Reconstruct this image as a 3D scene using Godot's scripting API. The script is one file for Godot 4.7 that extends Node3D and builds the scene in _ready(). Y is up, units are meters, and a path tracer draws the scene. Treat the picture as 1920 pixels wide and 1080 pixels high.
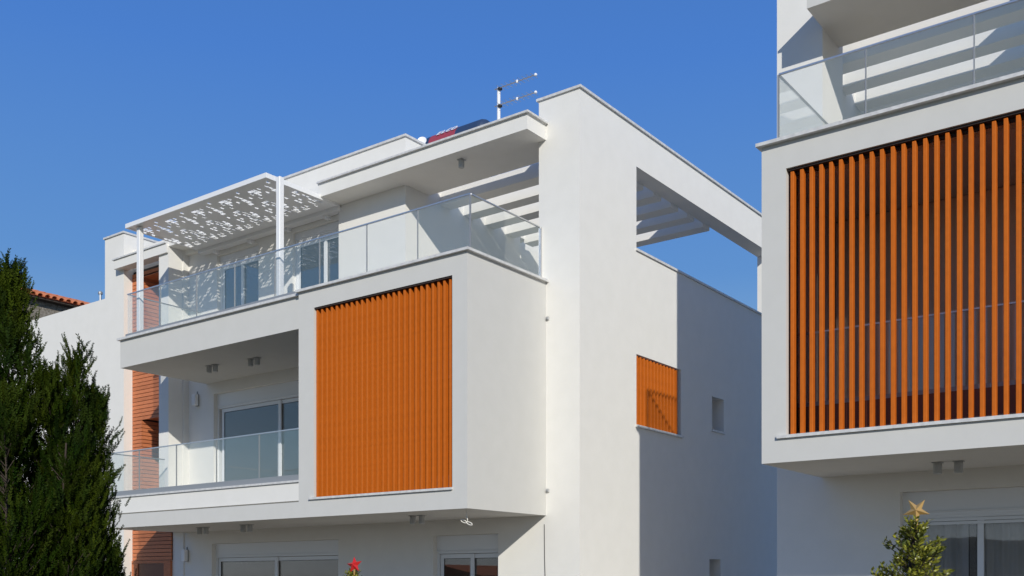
extends Node3D
# Two white houses with orange louvered bays. World: x = u (along the street fronts, to the right), y = height, z = -v (v = depth away from the street).

var M := {}
var names := {}
var rng := RandomNumberGenerator.new()

# ---------------------------------------------------------------- helpers
func numbered(parent: Node, called: String) -> String:
	var key := str(parent.get_instance_id()) + called
	var n: int = names.get(key, 0)
	names[key] = n + 1
	return called if n == 0 else "%s_%03d" % [called, n]

func W(u: float, h: float, v: float) -> Vector3:
	return Vector3(u, h, -v)

func tag(o: Node, label: String, category: String, group := "", kind := "") -> void:
	if label: o.set_meta("label", label)
	if category: o.set_meta("category", category)
	if group: o.set_meta("group", group)
	if kind: o.set_meta("kind", kind)

func thing(called: String, label: String, category: String, at := Vector3.ZERO, group := "") -> Node3D:
	var o := Node3D.new()
	o.name = numbered(self, called)
	add_child(o)
	o.position = at
	tag(o, label, category, group)
	return o

func node(parent: Node, called: String) -> Node3D:
	var o := Node3D.new()
	o.name = numbered(parent, called)
	parent.add_child(o)
	return o

# parent space equals world space minus the thing's base: meshes are made in world coordinates and moved back
func put(parent: Node, called: String, mesh: Mesh, mat: Material, at := Vector3.ZERO) -> MeshInstance3D:
	var o := MeshInstance3D.new()
	o.name = numbered(parent, called)
	o.mesh = mesh
	o.material_override = mat
	o.position = at
	parent.add_child(o)
	return o

func quad(st: SurfaceTool, a: Vector3, b: Vector3, c: Vector3, d: Vector3, n: Vector3) -> void:
	# clockwise as seen from the side n points to
	if (b - a).cross(c - a).dot(n) > 0.0:
		var t := b
		b = d
		d = t
	for p in [a, b, c, a, c, d]:
		st.set_normal(n)
		st.add_vertex(p)

func tri(st: SurfaceTool, a: Vector3, b: Vector3, c: Vector3, n: Vector3) -> void:
	if (b - a).cross(c - a).dot(n) > 0.0:
		var t := b
		b = c
		c = t
	for p in [a, b, c]:
		st.set_normal(n)
		st.add_vertex(p)

func cuts(list: Array, i: int) -> Array:
	var s := []
	for b in list:
		s.append(b[i]); s.append(b[i + 1])
	s.sort()
	var r := [s[0]]
	for x in s:
		if x - r[-1] > 0.0005: r.append(x)
	return r

# union of boxes minus boxes ([u0,u1,h0,h1,v0,v1]), only the outer skin
func solid(adds: Array, subs := [], off := Vector3.ZERO) -> ArrayMesh:
	var all := adds + subs
	var xs := cuts(all, 0)
	var ys := cuts(all, 2)
	var zs := cuts(all, 4)
	var nx := xs.size() - 1
	var ny := ys.size() - 1
	var nz := zs.size() - 1
	var full := PackedByteArray()
	full.resize(nx * ny * nz)
	for pass_n in 2:
		for b in (adds if pass_n == 0 else subs):
			for i in nx:
				var cx: float = (xs[i] + xs[i + 1]) * 0.5
				if cx < b[0] or cx > b[1]: continue
				for j in ny:
					var cy: float = (ys[j] + ys[j + 1]) * 0.5
					if cy < b[2] or cy > b[3]: continue
					for k in nz:
						var cz: float = (zs[k] + zs[k + 1]) * 0.5
						if cz < b[4] or cz > b[5]: continue
						full[(i * ny + j) * nz + k] = 1 if pass_n == 0 else 0
	var st := SurfaceTool.new()
	st.begin(Mesh.PRIMITIVE_TRIANGLES)
	for i in nx:
		for j in ny:
			for k in nz:
				if full[(i * ny + j) * nz + k] == 0: continue
				var a := W(xs[i], ys[j], zs[k]) - off
				var c := W(xs[i + 1], ys[j + 1], zs[k + 1]) - off
				if i == 0 or full[((i - 1) * ny + j) * nz + k] == 0:
					quad(st, Vector3(a.x, a.y, a.z), Vector3(a.x, c.y, a.z), Vector3(a.x, c.y, c.z), Vector3(a.x, a.y, c.z), Vector3.LEFT)
				if i == nx - 1 or full[((i + 1) * ny + j) * nz + k] == 0:
					quad(st, Vector3(c.x, a.y, a.z), Vector3(c.x, c.y, a.z), Vector3(c.x, c.y, c.z), Vector3(c.x, a.y, c.z), Vector3.RIGHT)
				if j == 0 or full[(i * ny + j - 1) * nz + k] == 0:
					quad(st, Vector3(a.x, a.y, a.z), Vector3(c.x, a.y, a.z), Vector3(c.x, a.y, c.z), Vector3(a.x, a.y, c.z), Vector3.DOWN)
				if j == ny - 1 or full[(i * ny + j + 1) * nz + k] == 0:
					quad(st, Vector3(a.x, c.y, a.z), Vector3(c.x, c.y, a.z), Vector3(c.x, c.y, c.z), Vector3(a.x, c.y, c.z), Vector3.UP)
				if k == 0 or full[(i * ny + j) * nz + k - 1] == 0:
					quad(st, Vector3(a.x, a.y, a.z), Vector3(c.x, a.y, a.z), Vector3(c.x, c.y, a.z), Vector3(a.x, c.y, a.z), Vector3.BACK)
				if k == nz - 1 or full[(i * ny + j) * nz + k + 1] == 0:
					quad(st, Vector3(a.x, a.y, c.z), Vector3(c.x, a.y, c.z), Vector3(c.x, c.y, c.z), Vector3(a.x, c.y, c.z), Vector3.FORWARD)
	return st.commit()

func box(u0: float, u1: float, h0: float, h1: float, v0: float, v1: float) -> ArrayMesh:
	return solid([[u0, u1, h0, h1, v0, v1]])

# box with chamfered edges, centred on the origin
func chamfer_box(size: Vector3, c: float) -> ArrayMesh:
	var st := SurfaceTool.new()
	st.begin(Mesh.PRIMITIVE_TRIANGLES)
	var s := size * 0.5
	var ax := [Vector3.RIGHT, Vector3.UP, Vector3.BACK]
	for i in 3:
		var j := (i + 1) % 3
		var k := (i + 2) % 3
		for g in [-1.0, 1.0]:
			var n: Vector3 = ax[i] * g
			var o: Vector3 = n * s[i]
			var p: Vector3 = ax[j] * (s[j] - c)
			var q: Vector3 = ax[k] * (s[k] - c)
			quad(st, o - p - q, o + p - q, o + p + q, o - p + q, n)
			for g2 in [-1.0, 1.0]:
				var n2: Vector3 = ax[j] * g2
				var e1: Vector3 = n * s[i] + n2 * (s[j] - c)
				var e2: Vector3 = n * (s[i] - c) + n2 * s[j]
				quad(st, e1 - q, e1 + q, e2 + q, e2 - q, (n + n2).normalized())
	for x in [-1.0, 1.0]:
		for y in [-1.0, 1.0]:
			for z in [-1.0, 1.0]:
				var a := Vector3(x * s.x, y * (s.y - c), z * (s.z - c))
				var b := Vector3(x * (s.x - c), y * s.y, z * (s.z - c))
				var d := Vector3(x * (s.x - c), y * (s.y - c), z * s.z)
				var n := Vector3(x, y, z).normalized()
				if (b - a).cross(d - a).dot(n) > 0.0:
					var t := b; b = d; d = t
				for p in [a, b, d]:
					st.set_normal(n); st.add_vertex(p)
	return st.commit()

func tube(st: SurfaceTool, pts: Array, r: float, sides := 6) -> void:
	for i in pts.size() - 1:
		var a: Vector3 = pts[i]
		var b: Vector3 = pts[i + 1]
		var d := (b - a).normalized()
		var x := d.cross(Vector3.UP if absf(d.y) < 0.9 else Vector3.RIGHT).normalized()
		var y := d.cross(x)
		for s in sides:
			var t0 := TAU * s / sides
			var t1 := TAU * (s + 1) / sides
			var n0 := x * cos(t0) + y * sin(t0)
			var n1 := x * cos(t1) + y * sin(t1)
			quad(st, a + n0 * r, a + n1 * r, b + n1 * r, b + n0 * r, (n0 + n1).normalized())

func lathe(prof: Array, sides := 20) -> ArrayMesh:   # prof: Vector2(radius, height)
	var st := SurfaceTool.new()
	st.begin(Mesh.PRIMITIVE_TRIANGLES)
	for i in prof.size() - 1:
		var p: Vector2 = prof[i]
		var q: Vector2 = prof[i + 1]
		var sl := Vector2(q.y - p.y, p.x - q.x).normalized()
		for s in sides:
			var t0 := TAU * s / sides
			var t1 := TAU * (s + 1) / sides
			var tm := (t0 + t1) * 0.5
			var c0 := Vector3(cos(t0), 0, sin(t0))
			var c1 := Vector3(cos(t1), 0, sin(t1))
			var n := Vector3(cos(tm) * sl.x, sl.y, sin(tm) * sl.x)
			quad(st, c0 * p.x + Vector3.UP * p.y, c1 * p.x + Vector3.UP * p.y, c1 * q.x + Vector3.UP * q.y, c0 * q.x + Vector3.UP * q.y, n)
	st.index()
	return st.commit()

# ---------------------------------------------------------------- materials
func noise_tex(freq: float, lo: Color, hi: Color, sd: int, size := 512, oct := 4, normal := false) -> NoiseTexture2D:
	var n := FastNoiseLite.new()
	n.seed = sd
	n.noise_type = FastNoiseLite.TYPE_SIMPLEX_SMOOTH
	n.frequency = freq
	n.fractal_octaves = oct
	var t := NoiseTexture2D.new()
	t.width = size
	t.height = size
	t.seamless = true
	t.noise = n
	if normal:
		t.as_normal_map = true
		t.bump_strength = 4.0
	else:
		var g := Gradient.new()
		g.set_color(0, lo)
		g.set_color(1, hi)
		t.color_ramp = g
	return t

func lin(r: float, g: float, b: float, a := 1.0) -> Color:
	var c := Color(r, g, b).linear_to_srgb()
	c.a = a
	return c

func mat(called: String, c: Color, rough: float, metal := 0.0) -> StandardMaterial3D:
	var m := StandardMaterial3D.new()
	m.resource_name = called
	m.albedo_color = c
	m.roughness = rough
	m.metallic = metal
	M[called] = m
	return m

func worldmap(m: StandardMaterial3D, scale: float) -> void:
	m.uv1_triplanar = true
	m.uv1_world_triplanar = true
	m.uv1_scale = Vector3(scale, scale, scale)

func materials() -> void:
	var blotch := noise_tex(0.008, Color(0.983, 0.983, 0.981), Color(1, 1, 1), 3, 1024, 6)
	var grain := noise_tex(0.22, Color(0, 0, 0), Color(1, 1, 1), 7, 1024, 3)
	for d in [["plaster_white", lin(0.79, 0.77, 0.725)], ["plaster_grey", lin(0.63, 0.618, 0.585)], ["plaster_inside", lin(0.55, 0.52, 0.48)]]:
		var m := mat(d[0], d[1], 0.92)
		m.albedo_texture = blotch
		m.heightmap_enabled = true
		m.heightmap_texture = grain
		m.heightmap_scale = 0.035
		m.metallic_specular = 0.3
		worldmap(m, 0.3)
	var mar := mat("marble", lin(0.74, 0.73, 0.70), 0.45)
	mar.albedo_texture = noise_tex(0.02, Color(0.86, 0.86, 0.87), Color(1, 1, 1), 11, 512, 5)
	worldmap(mar, 0.9)
	mat("alu_white", lin(0.74, 0.75, 0.76), 0.35)
	mat("alu_grey", lin(0.30, 0.31, 0.32), 0.4, 0.3)
	mat("steel", lin(0.6, 0.6, 0.6), 0.3, 0.8)
	mat("gasket", lin(0.02, 0.02, 0.02), 0.6)
	var o := mat("orange_slat", lin(0.575, 0.139, 0.012), 0.6)
	o.metallic_specular = 0.3
	o.albedo_texture = noise_tex(0.03, Color(0.93, 0.92, 0.9), Color(1, 1, 1), 21, 512, 4)
	worldmap(o, 0.6)
	mat("dark_brown", lin(0.035, 0.022, 0.016), 0.6)
	for i in 3:
		var w := mat("board_%d" % i, lin(0.60 + 0.05 * i, 0.20 + 0.018 * i, 0.082 + 0.008 * i), 0.6)
		w.albedo_texture = noise_tex(0.02 + 0.01 * i, Color(0.84, 0.81, 0.78), Color(1, 1, 1), 30 + i, 512, 5)
		w.uv1_triplanar = true
		w.uv1_world_triplanar = true
		w.uv1_scale = Vector3(0.4, 3.0, 0.4)
	mat("door_wood", lin(0.16, 0.05, 0.02), 0.45)
	var g := mat("balustrade_glass", Color(0.74, 0.86, 0.82, 0.05), 0.02)
	g.transparency = BaseMaterial3D.TRANSPARENCY_ALPHA
	g = mat("window_glass", Color(0.05, 0.07, 0.085, 0.12), 0.01)
	g.transparency = BaseMaterial3D.TRANSPARENCY_ALPHA
	var cur := mat("curtain", lin(0.82, 0.82, 0.79), 0.9)
	cur.backlight_enabled = true
	cur.backlight = Color(0.25, 0.25, 0.25)
	var t := mat("terracotta", lin(0.72, 0.25, 0.11), 0.85)
	t.albedo_texture = noise_tex(0.05, Color(0.8, 0.77, 0.74), Color(1, 1, 1), 41, 512, 4)
	worldmap(t, 0.8)
	var s := mat("stone", lin(0.42, 0.38, 0.33), 0.95)
	s.albedo_texture = noise_tex(0.06, Color(0.6, 0.58, 0.55), Color(1, 1, 1), 43, 512, 5)
	s.heightmap_enabled = true
	s.heightmap_texture = grain
	s.heightmap_scale = 2.0
	worldmap(s, 0.35)
	var gr := mat("paving", lin(0.34, 0.295, 0.235), 0.9)
	gr.albedo_texture = noise_tex(0.02, Color(0.75, 0.74, 0.72), Color(1, 1, 1), 47, 512, 5)
	worldmap(gr, 0.2)
	var co := mat("concrete", lin(0.70, 0.63, 0.53), 0.9)
	co.albedo_texture = noise_tex(0.02, Color(0.8, 0.79, 0.78), Color(1, 1, 1), 52, 512, 5)
	worldmap(co, 0.2)
	var soil := mat("soil", lin(0.10, 0.085, 0.05), 0.95)
	soil.albedo_texture = noise_tex(0.04, Color(0.6, 0.7, 0.5), Color(1, 1, 1), 53, 512, 5)
	worldmap(soil, 0.3)
	var asph := mat("asphalt", lin(0.07, 0.07, 0.07), 0.95)
	asph.albedo_texture = noise_tex(0.1, Color(0.7, 0.7, 0.7), Color(1, 1, 1), 48, 512, 5)
	worldmap(asph, 0.3)
	var earth := mat("earth", lin(0.27, 0.23, 0.15), 0.95)
	earth.albedo_texture = noise_tex(0.01, Color(0.6, 0.65, 0.55), Color(1, 1, 1), 49, 512, 5)
	worldmap(earth, 0.05)
	var ft := mat("floor_tile", lin(0.62, 0.56, 0.475), 0.6)
	ft.albedo_texture = noise_tex(0.03, Color(0.85, 0.84, 0.82), Color(1, 1, 1), 51, 512, 4)
	worldmap(ft, 0.6)
	var hl := mat("hillside", lin(0.27, 0.22, 0.17), 0.95)
	hl.albedo_texture = noise_tex(0.05, Color(0.5, 0.55, 0.45), Color(1, 1, 1), 55, 512, 5)
	worldmap(hl, 0.01)
	var lp := mat("loggia_paint", lin(0.72, 0.57, 0.43), 0.9)
	lp.albedo_texture = blotch
	worldmap(lp, 0.3)
	mat("tank_blue", lin(0.03, 0.055, 0.115), 0.45)
	mat("tank_red", lin(0.33, 0.05, 0.07), 0.5)
	mat("paint_white", lin(0.82, 0.82, 0.82), 0.4)
	mat("lamp_grey", lin(0.42, 0.42, 0.41), 0.5)
	mat("cord_white", lin(0.75, 0.72, 0.66), 0.6)
	mat("bark", lin(0.055, 0.04, 0.03), 0.95)
	mat("gold", lin(0.72, 0.45, 0.16), 0.35, 0.6)
	mat("red_glitter", lin(0.62, 0.03, 0.03), 0.35, 0.2)
	var fol := mat("conifer_leaf", lin(1, 1, 1), 0.75)
	fol.metallic_specular = 0.2
	fol.vertex_color_use_as_albedo = true
	fol.backlight_enabled = true
	fol.backlight = Color(0.15, 0.25, 0.08)
	var lf := mat("broad_leaf", lin(1, 1, 1), 0.35)
	lf.vertex_color_use_as_albedo = true
	lf.backlight_enabled = true
	lf.backlight = Color(0.3, 0.4, 0.1)

# ---------------------------------------------------------------- building parts
# sashes: [[u0,u1], ...]; the door faces the street, its outer frame face lies at v
func sliding_door(house: Node, u0: float, u1: float, h0: float, h1: float, v: float, box_h: float, sashes: Array, drop := 0.0) -> Node3D:
	var hs := h1 - box_h
	var f := 0.05
	var d := put(house, "sliding_door", solid([
		[u0, u0 + f, h0, hs, v, v + 0.1], [u1 - f, u1, h0, hs, v, v + 0.1], [u0, u1, hs - f, hs, v, v + 0.1], [u0, u1, h0, h0 + 0.04, v, v + 0.1]]), M.alu_white)
	put(d, "shutter_box", solid([[u0, u1, hs + 0.004, h1 - 0.002, v - 0.01, v + 0.15], [u0, u1, hs - 0.012, hs + 0.002, v - 0.022, v + 0.02]]), M.alu_white)
	if drop > 0.0:
		var n := int(drop / 0.045)
		for i in n:
			put(d, "shutter_slat", box(u0 + f, u1 - f, hs - f - 0.045 * (i + 1) + 0.006, hs - f - 0.045 * i, v + 0.012, v + 0.024), M.alu_white)
	var back := false
	for s in sashes:
		var vv := v + (0.055 if back else 0.025)
		var w := 0.075
		var a: float = s[0]
		var b: float = s[1]
		var y0 := h0 + 0.04
		var y1 := hs - f - 0.008
		put(d, "sash", solid([[a, b, y0, y1, vv, vv + 0.03]], [[a + w, b - w, y0 + w, y1 - w, vv - 0.1, vv + 0.1]]), M.alu_white)
		put(d, "gasket", solid([[a + w, b - w, y0 + w, y1 - w, vv + 0.004, vv + 0.022]], [[a + w + 0.008, b - w - 0.008, y0 + w + 0.008, y1 - w - 0.008, vv - 0.1, vv + 0.1]]), M.gasket)
		put(d, "pane", solid([[a + w + 0.008, b - w - 0.008, y0 + w + 0.008, y1 - w - 0.008, vv + 0.006, vv + 0.010], [a + w + 0.008, b - w - 0.008, y0 + w + 0.008, y1 - w - 0.008, vv + 0.018, vv + 0.022]]), M.window_glass)
		back = not back
	return d

func glass_run(bal: Node, us: Array, v: float, h0: float, h1: float) -> void:
	for i in us.size() - 1:
		put(bal, "glass_panel", box(us[i] + 0.004, us[i + 1] - 0.004, h0, h1 - 0.012, v, v + 0.014), M.balustrade_glass)
		if i > 0:
			put(bal, "joint", box(us[i] - 0.006, us[i] + 0.006, h0, h1 - 0.012, v - 0.003, v + 0.017), M.alu_grey)
	put(bal, "handrail", box(us[0], us[-1], h1 - 0.012, h1 + 0.008, v - 0.005, v + 0.02), M.steel)

func glass_return(bal: Node, u: float, v0: float, v1: float, h0: float, h1: float) -> void:
	put(bal, "glass_panel", box(u, u + 0.014, h0, h1 - 0.012, v0 + 0.02, v1), M.balustrade_glass)
	put(bal, "handrail", box(u - 0.004, u + 0.018, h1 - 0.012, h1 + 0.008, v0 + 0.021, v1), M.steel)

func louvers(house: Node, u0: float, n: int, pitch: float, h0: float, h1: float, v: float, deep: float) -> void:
	var scr := node(house, "louver_screen")
	for y in [h1, h0 + 0.01]:
		put(scr, "rail", box(u0 - 0.03, u0 + n * pitch - 0.02, y - 0.02, y + 0.02, v + deep + 0.004, v + deep + 0.03), M.dark_brown)
	var m := chamfer_box(Vector3(0.042, h1 - h0, deep), 0.004)
	for i in n:
		put(scr, "slat", m, M.orange_slat, W(u0 + i * pitch + 0.02 + rng.randf_range(-0.002, 0.002), (h0 + h1) * 0.5, v + deep * 0.5))

# coping strip along a set of boxes in plan [[u0,u1,v0,v1],...]
func coping(parent: Node, plan: Array, h0: float, h1: float) -> void:
	var b := []
	for p in plan: b.append([p[0], p[1], h0, h1, p[2], p[3]])
	put(parent, "coping", solid(b), M.marble)

func spot_mesh(r: float, l: float) -> ArrayMesh:
	return lathe([Vector2(0.0, -l), Vector2(r - 0.012, -l), Vector2(r, -l + 0.006), Vector2(r, -0.004), Vector2(r - 0.004, 0.0)])

func twin_spot(u: float, h: float, v: float, label: String, gap := 0.2, n := 2) -> void:
	var t := thing("ceiling_spotlight", label, "spotlight", W(u, h, v), "spotlights under the balconies")
	for i in n:
		var x := (i - (n - 1) * 0.5) * gap
		put(t, "mount", solid([[x - 0.055, x + 0.055, -0.012, 0.0, -0.055, 0.055]]), M.lamp_grey)
		put(t, "lamp_housing", spot_mesh(0.05, 0.13), M.lamp_grey, Vector3(x, -0.012, 0))

func wall_lamp(u: float, h: float, v: float, label: String) -> void:
	var t := thing("wall_lamp", label, "wall lamp", W(u, h, v), "wall lamps beside the doors")
	put(t, "back_plate", solid([[-0.05, 0.05, -0.13, 0.13, -0.03, 0.0]]), M.alu_grey)
	var s := chamfer_box(Vector3(0.13, 0.25, 0.09), 0.012)
	put(t, "shade", s, M.paint_white, Vector3(0, 0, 0.075))
	put(t, "bracket", solid([[-0.008, 0.008, 0.12, 0.19, -0.02, -0.005]]), M.alu_grey)

# ---------------------------------------------------------------- house A
func house_a() -> void:
	var H := thing("apartment_house", "white house with closed orange louver bay, perforated canopy and long roof frame", "house", Vector3.ZERO, "twin white houses")
	var adds := [
		[-9.25, -8.915, 0, 9.5, 13.69, 22.2],
		[-9.25, -8.915, 0, 7.36, 22.1, 23.5],
		[-9.715, -8.915, 0, 9.5, 13.69, 13.95],
		[-20.0, -9.2, 0, 2.75, 13.69, 13.95],
		[-20.0, -9.2, 2.72, 3.3, 13.69, 21.4],
		[-19.6, -9.2, 3.2, 6.0, 13.8, 14.05],
		[-19.6, -9.2, 5.93, 6.42, 13.8, 21.4],
		[-19.6, -14.43, 6.4, 9.0, 13.8, 14.05],
		[-14.43, -12.69, 6.4, 9.0, 13.69, 14.05],
		[-12.95, -12.69, 6.4, 9.0, 13.69, 17.2],
		[-19.6, -12.69, 8.83, 9.71, 13.69, 17.5],
		[-19.6, -13.0, 8.83, 9.3, 17.5, 21.4],
		[-13.25, -13.0, 6.4, 9.3, 17.2, 21.4],
		[-19.6, -9.2, 0, 6.42, 21.15, 21.4],
		[-19.6, -13.0, 6.4, 9.3, 21.15, 21.4],
		[-19.6, -19.33, 0, 9.3, 13.8, 21.4],
		[-19.68, -19.33, 2.72, 8.98, 13.3, 13.95],
		[-21.96, -21.19, 0, 9.62, 13.4, 17.0],
		[-27.5, -21.9, 0, 8.24, 13.4, 13.65],
		[-21.3, -19.3, 0, 9.3, 13.66, 14.3],
		[-19.4, -14.43, 8.92, 9.12, 13.3, 13.8],
		[-21.36, -19.33, 8.78, 8.98, 13.25, 13.5],
	]
	var subs := [
		[-9.6, -8.0, 7.36, 8.83, 15.49, 21.42],
		[-9.6, -8.0, 4.33, 5.57, 15.49, 17.15],
		[-9.6, -8.0, 4.61, 5.27, 18.45, 18.99],
		[-9.6, -8.0, 1.35, 2.06, 18.34, 18.84],
		[-18.34, -14.44, 0.1, 2.43, 13.0, 14.0],
		[-12.02, -10.56, 0.1, 2.43, 13.0, 14.0],
		[-18.42, -13.6, 3.32, 5.68, 13.0, 14.2],
		[-12.6, -10.4, 3.32, 5.6, 13.78, 14.2],
		[-18.3, -16.93, 6.43, 8.64, 13.75, 14.2],
		[-15.88, -14.36, 6.43, 8.64, 13.75, 14.2],
		[-20.86, -19.69, 3.3, 5.36, 13.5, 14.12],
		[-20.86, -19.69, 6.45, 8.60, 13.5, 14.12],
	]
	put(H, "wall", solid(adds, subs), M.plaster_white)
	# copings of the roof
	coping(H, [[-9.75, -8.88, 13.66, 13.98], [-9.28, -8.88, 13.66, 22.23]], 9.5, 9.54)
	coping(H, [[-9.28, -8.885, 15.46, 21.44]], 7.362, 7.40)
	coping(H, [[-19.63, -12.66, 13.66, 17.53]], 9.71, 9.75)
	coping(H, [[-21.99, -21.16, 13.37, 17.03]], 9.62, 9.66)
	coping(H, [[-21.39, -19.34, 13.22, 13.4]], 8.98, 9.01)
	# roof slab over the terrace with pergola beams behind it
	var rs := put(H, "roof_slab", solid([[-14.43, -9.57, 8.832, 9.08, 13.16, 14.34]]), M.plaster_white)
	coping(rs, [[-14.43, -9.525, 13.115, 13.4], [-9.8, -9.525, 13.115, 13.70], [-14.43, -9.8, 14.1, 14.34]], 9.08, 9.112)
	for i in 7:
		var b0 := 14.66 + 0.675 * i
		put(H, "beam", box(-12.70, -9.24, 8.745, 8.99, b0, b0 + 0.3), M.plaster_white)
	# projecting bay and the band that runs on from its foot
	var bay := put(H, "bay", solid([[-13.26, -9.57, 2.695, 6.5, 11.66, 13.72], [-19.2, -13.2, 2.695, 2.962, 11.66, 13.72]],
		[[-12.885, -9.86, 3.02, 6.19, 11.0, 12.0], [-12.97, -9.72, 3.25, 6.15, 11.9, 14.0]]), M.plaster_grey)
	coping(bay, [[-13.29, -9.515, 11.605, 11.95], [-9.85, -9.515, 11.605, 13.71]], 6.5, 6.54)
	put(bay, "sill", box(-12.99, -9.85, 2.985, 3.02, 11.625, 11.8), M.marble)
	put(bay, "reveal_trim", solid([[-12.885, -9.86, 6.165, 6.19, 11.675, 11.9]]), M.dark_brown)
	louvers(H, -12.872, 26, 0.1165, 3.022, 6.163, 11.70, 0.088)
	# lower balcony
	var lb := put(H, "balcony", solid([[-19.2, -13.262, 2.99, 3.302, 11.69, 12.0], [-19.2, -13.262, 2.955, 3.22, 11.75, 13.75], [-19.2, -19.0, 2.99, 3.302, 11.69, 13.2]]), M.plaster_white)
	coping(lb, [[-19.23, -13.262, 11.66, 12.02], [-19.23, -18.98, 11.66, 13.2]], 3.302, 3.337)
	var b1 := node(H, "balustrade")
	put(b1, "base_channel", solid([[-19.19, -13.27, 3.337, 3.45, 11.79, 11.86], [-19.19, -19.12, 3.337, 3.45, 11.79, 13.1]]), M.alu_grey)
	glass_run(b1, [-19.17, -18.16, -16.93, -15.7, -14.49, -13.27], 11.82, 3.44, 4.245)
	glass_return(b1, -19.17, 11.83, 13.09, 3.44, 4.245)
	# upper balcony
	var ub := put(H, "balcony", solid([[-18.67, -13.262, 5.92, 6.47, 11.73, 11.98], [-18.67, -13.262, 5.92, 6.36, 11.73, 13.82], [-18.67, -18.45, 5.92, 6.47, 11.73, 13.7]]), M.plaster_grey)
	coping(ub, [[-18.715, -13.292, 11.675, 12.0], [-18.70, -18.43, 11.695, 13.7]], 6.47, 6.515)
	put(ub, "floor_tiles", box(-18.44, -13.27, 6.36, 6.372, 11.99, 13.86), M.floor_tile)
	put(H, "terrace_floor", solid([[-12.68, -9.26, 6.42, 6.432, 13.7, 21.1], [-13.2, -9.6, 6.5, 6.512, 11.96, 13.69]]), M.floor_tile)
	put(lb, "floor_tiles", box(-18.98, -13.27, 3.22, 3.232, 12.01, 13.79), M.floor_tile)
	var b2 := node(H, "balustrade")
	put(b2, "base_channel", solid([[-18.62, -13.3, 6.515, 6.61, 11.81, 11.88], [-18.62, -18.55, 6.515, 6.61, 11.81, 13.6]]), M.alu_grey)
	glass_run(b2, [-18.6, -17.48, -16.33, -15.2, -14.09, -12.95, -11.83, -10.72, -9.66], 11.84, 6.56, 7.42)
	glass_return(b2, -18.6, 11.84, 13.6, 6.6, 7.42)
	glass_return(b2, -9.674, 11.84, 13.68, 6.56, 7.42)
	put(b2, "corner_post", box(-9.676, -9.656, 6.56, 7.41, 11.836, 11.858), M.alu_grey)
	put(b2, "end_post", box(-9.69, -9.65, 6.55, 7.42, 13.65, 13.685), M.steel)
	# doors and windows
	sliding_door(H, -18.42, -13.6, 3.32, 5.68, 13.9, 0.27, [[-18.3, -16.38], [-16.52, -14.9], [-15.0, -13.65]])
	sliding_door(H, -18.34, -14.44, 0.1, 2.43, 13.8, 0.25, [[-18.28, -16.36], [-16.5, -14.5]])
	sliding_door(H, -12.02, -10.56, 0.1, 2.43, 13.8, 0.27, [[-11.96, -11.2], [-11.32, -10.62]])
	sliding_door(H, -18.3, -16.93, 6.43, 8.64, 13.88, 0.12, [[-18.25, -17.55], [-17.65, -16.98]], 0.14)
	sliding_door(H, -15.88, -14.36, 6.43, 8.64, 13.88, 0.12, [[-15.83, -15.0], [-15.1, -14.41]], 0.14)
	sliding_door(H, -12.6, -10.4, 3.32, 5.6, 13.9, 0.22, [[-12.55, -11.4], [-11.5, -10.45]])
	# side window with upright slats
	var sw := node(H, "louver_screen")
	for y in [5.55, 4.352]:
		put(sw, "rail", box(-9.02, -8.99, y - 0.018, y + 0.018, 15.49, 17.15), M.dark_brown)
	var sm := chamfer_box(Vector3(0.062, 1.2, 0.04), 0.004)
	for i in 13:
		put(sw, "slat", sm, M.orange_slat, W(-8.956, 4.945, 15.55 + i * 0.122))
	put(sw, "sill", box(-9.1, -8.875, 4.30, 4.338, 15.46, 17.19), M.marble)
	for w in [[18.45, 18.99, 4.61, 5.27], [18.34, 18.84, 1.35, 2.06]]:
		var f := put(H, "window", solid([[-9.22, -9.17, w[2], w[3], w[0], w[1]]], [[-10, -8, w[2] + 0.05, w[3] - 0.05, w[0] + 0.05, w[1] - 0.05]]), M.alu_white)
		put(f, "pane", box(-9.2, -9.19, w[2] + 0.05, w[3] - 0.05, w[0] + 0.05, w[1] - 0.05), M.window_glass)
		put(f, "sill", box(-9.12, -8.885, w[2] - 0.032, w[2] + 0.002, w[0] - 0.02, w[1] + 0.02), M.marble)
	# timber boards in the entrance recess, turning into two window niches
	var cl := node(H, "timber_cladding")
	put(cl, "backing", solid([[-21.188, -19.685, 2.1, 8.77, 13.648, 13.662], [-20.862, -20.852, 3.3, 5.36, 13.66, 14.1], [-20.862, -20.852, 6.45, 8.6, 13.66, 14.1]], [[-20.85, -19.6, 3.3, 5.36, 13.0, 14.2], [-20.85, -19.6, 6.45, 8.6, 13.0, 14.2]]), M.dark_brown)
	var h := 2.105
	while h < 8.70:
		var m = M["board_%d" % (rng.randi() % 3)]
		var nz: bool = (h > 3.24 and h < 5.32) or (h > 6.4 and h < 8.56)
		if nz:
			put(cl, "board", box(-21.187, -20.822, h, h + 0.074, 13.617, 13.647), m)
			put(cl, "board", box(-20.851, -20.822, h, h + 0.074, 13.648, 14.10), M["board_%d" % (rng.randi() % 3)])
		else:
			put(cl, "board", box(-21.187, -19.69, h, h + 0.074, 13.617, 13.647), m)
		h += 0.087
	for y in [[3.3, 5.36], [6.45, 8.6]]:
		var nw := put(H, "window", solid([[-20.82, -19.69, y[0], y[1], 14.07, 14.115]], [[-20.76, -19.75, y[0] + 0.06, y[1] - 0.06, 13.9, 14.3]]), M.door_wood)
		put(nw, "pane", box(-20.76, -19.75, y[0] + 0.06, y[1] - 0.06, 14.09, 14.1), M.window_glass)
		put(nw, "niche_lining", box(-20.82, -19.69, y[1] - 0.012, y[1] - 0.002, 13.62, 14.06), M.board_0)
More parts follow.
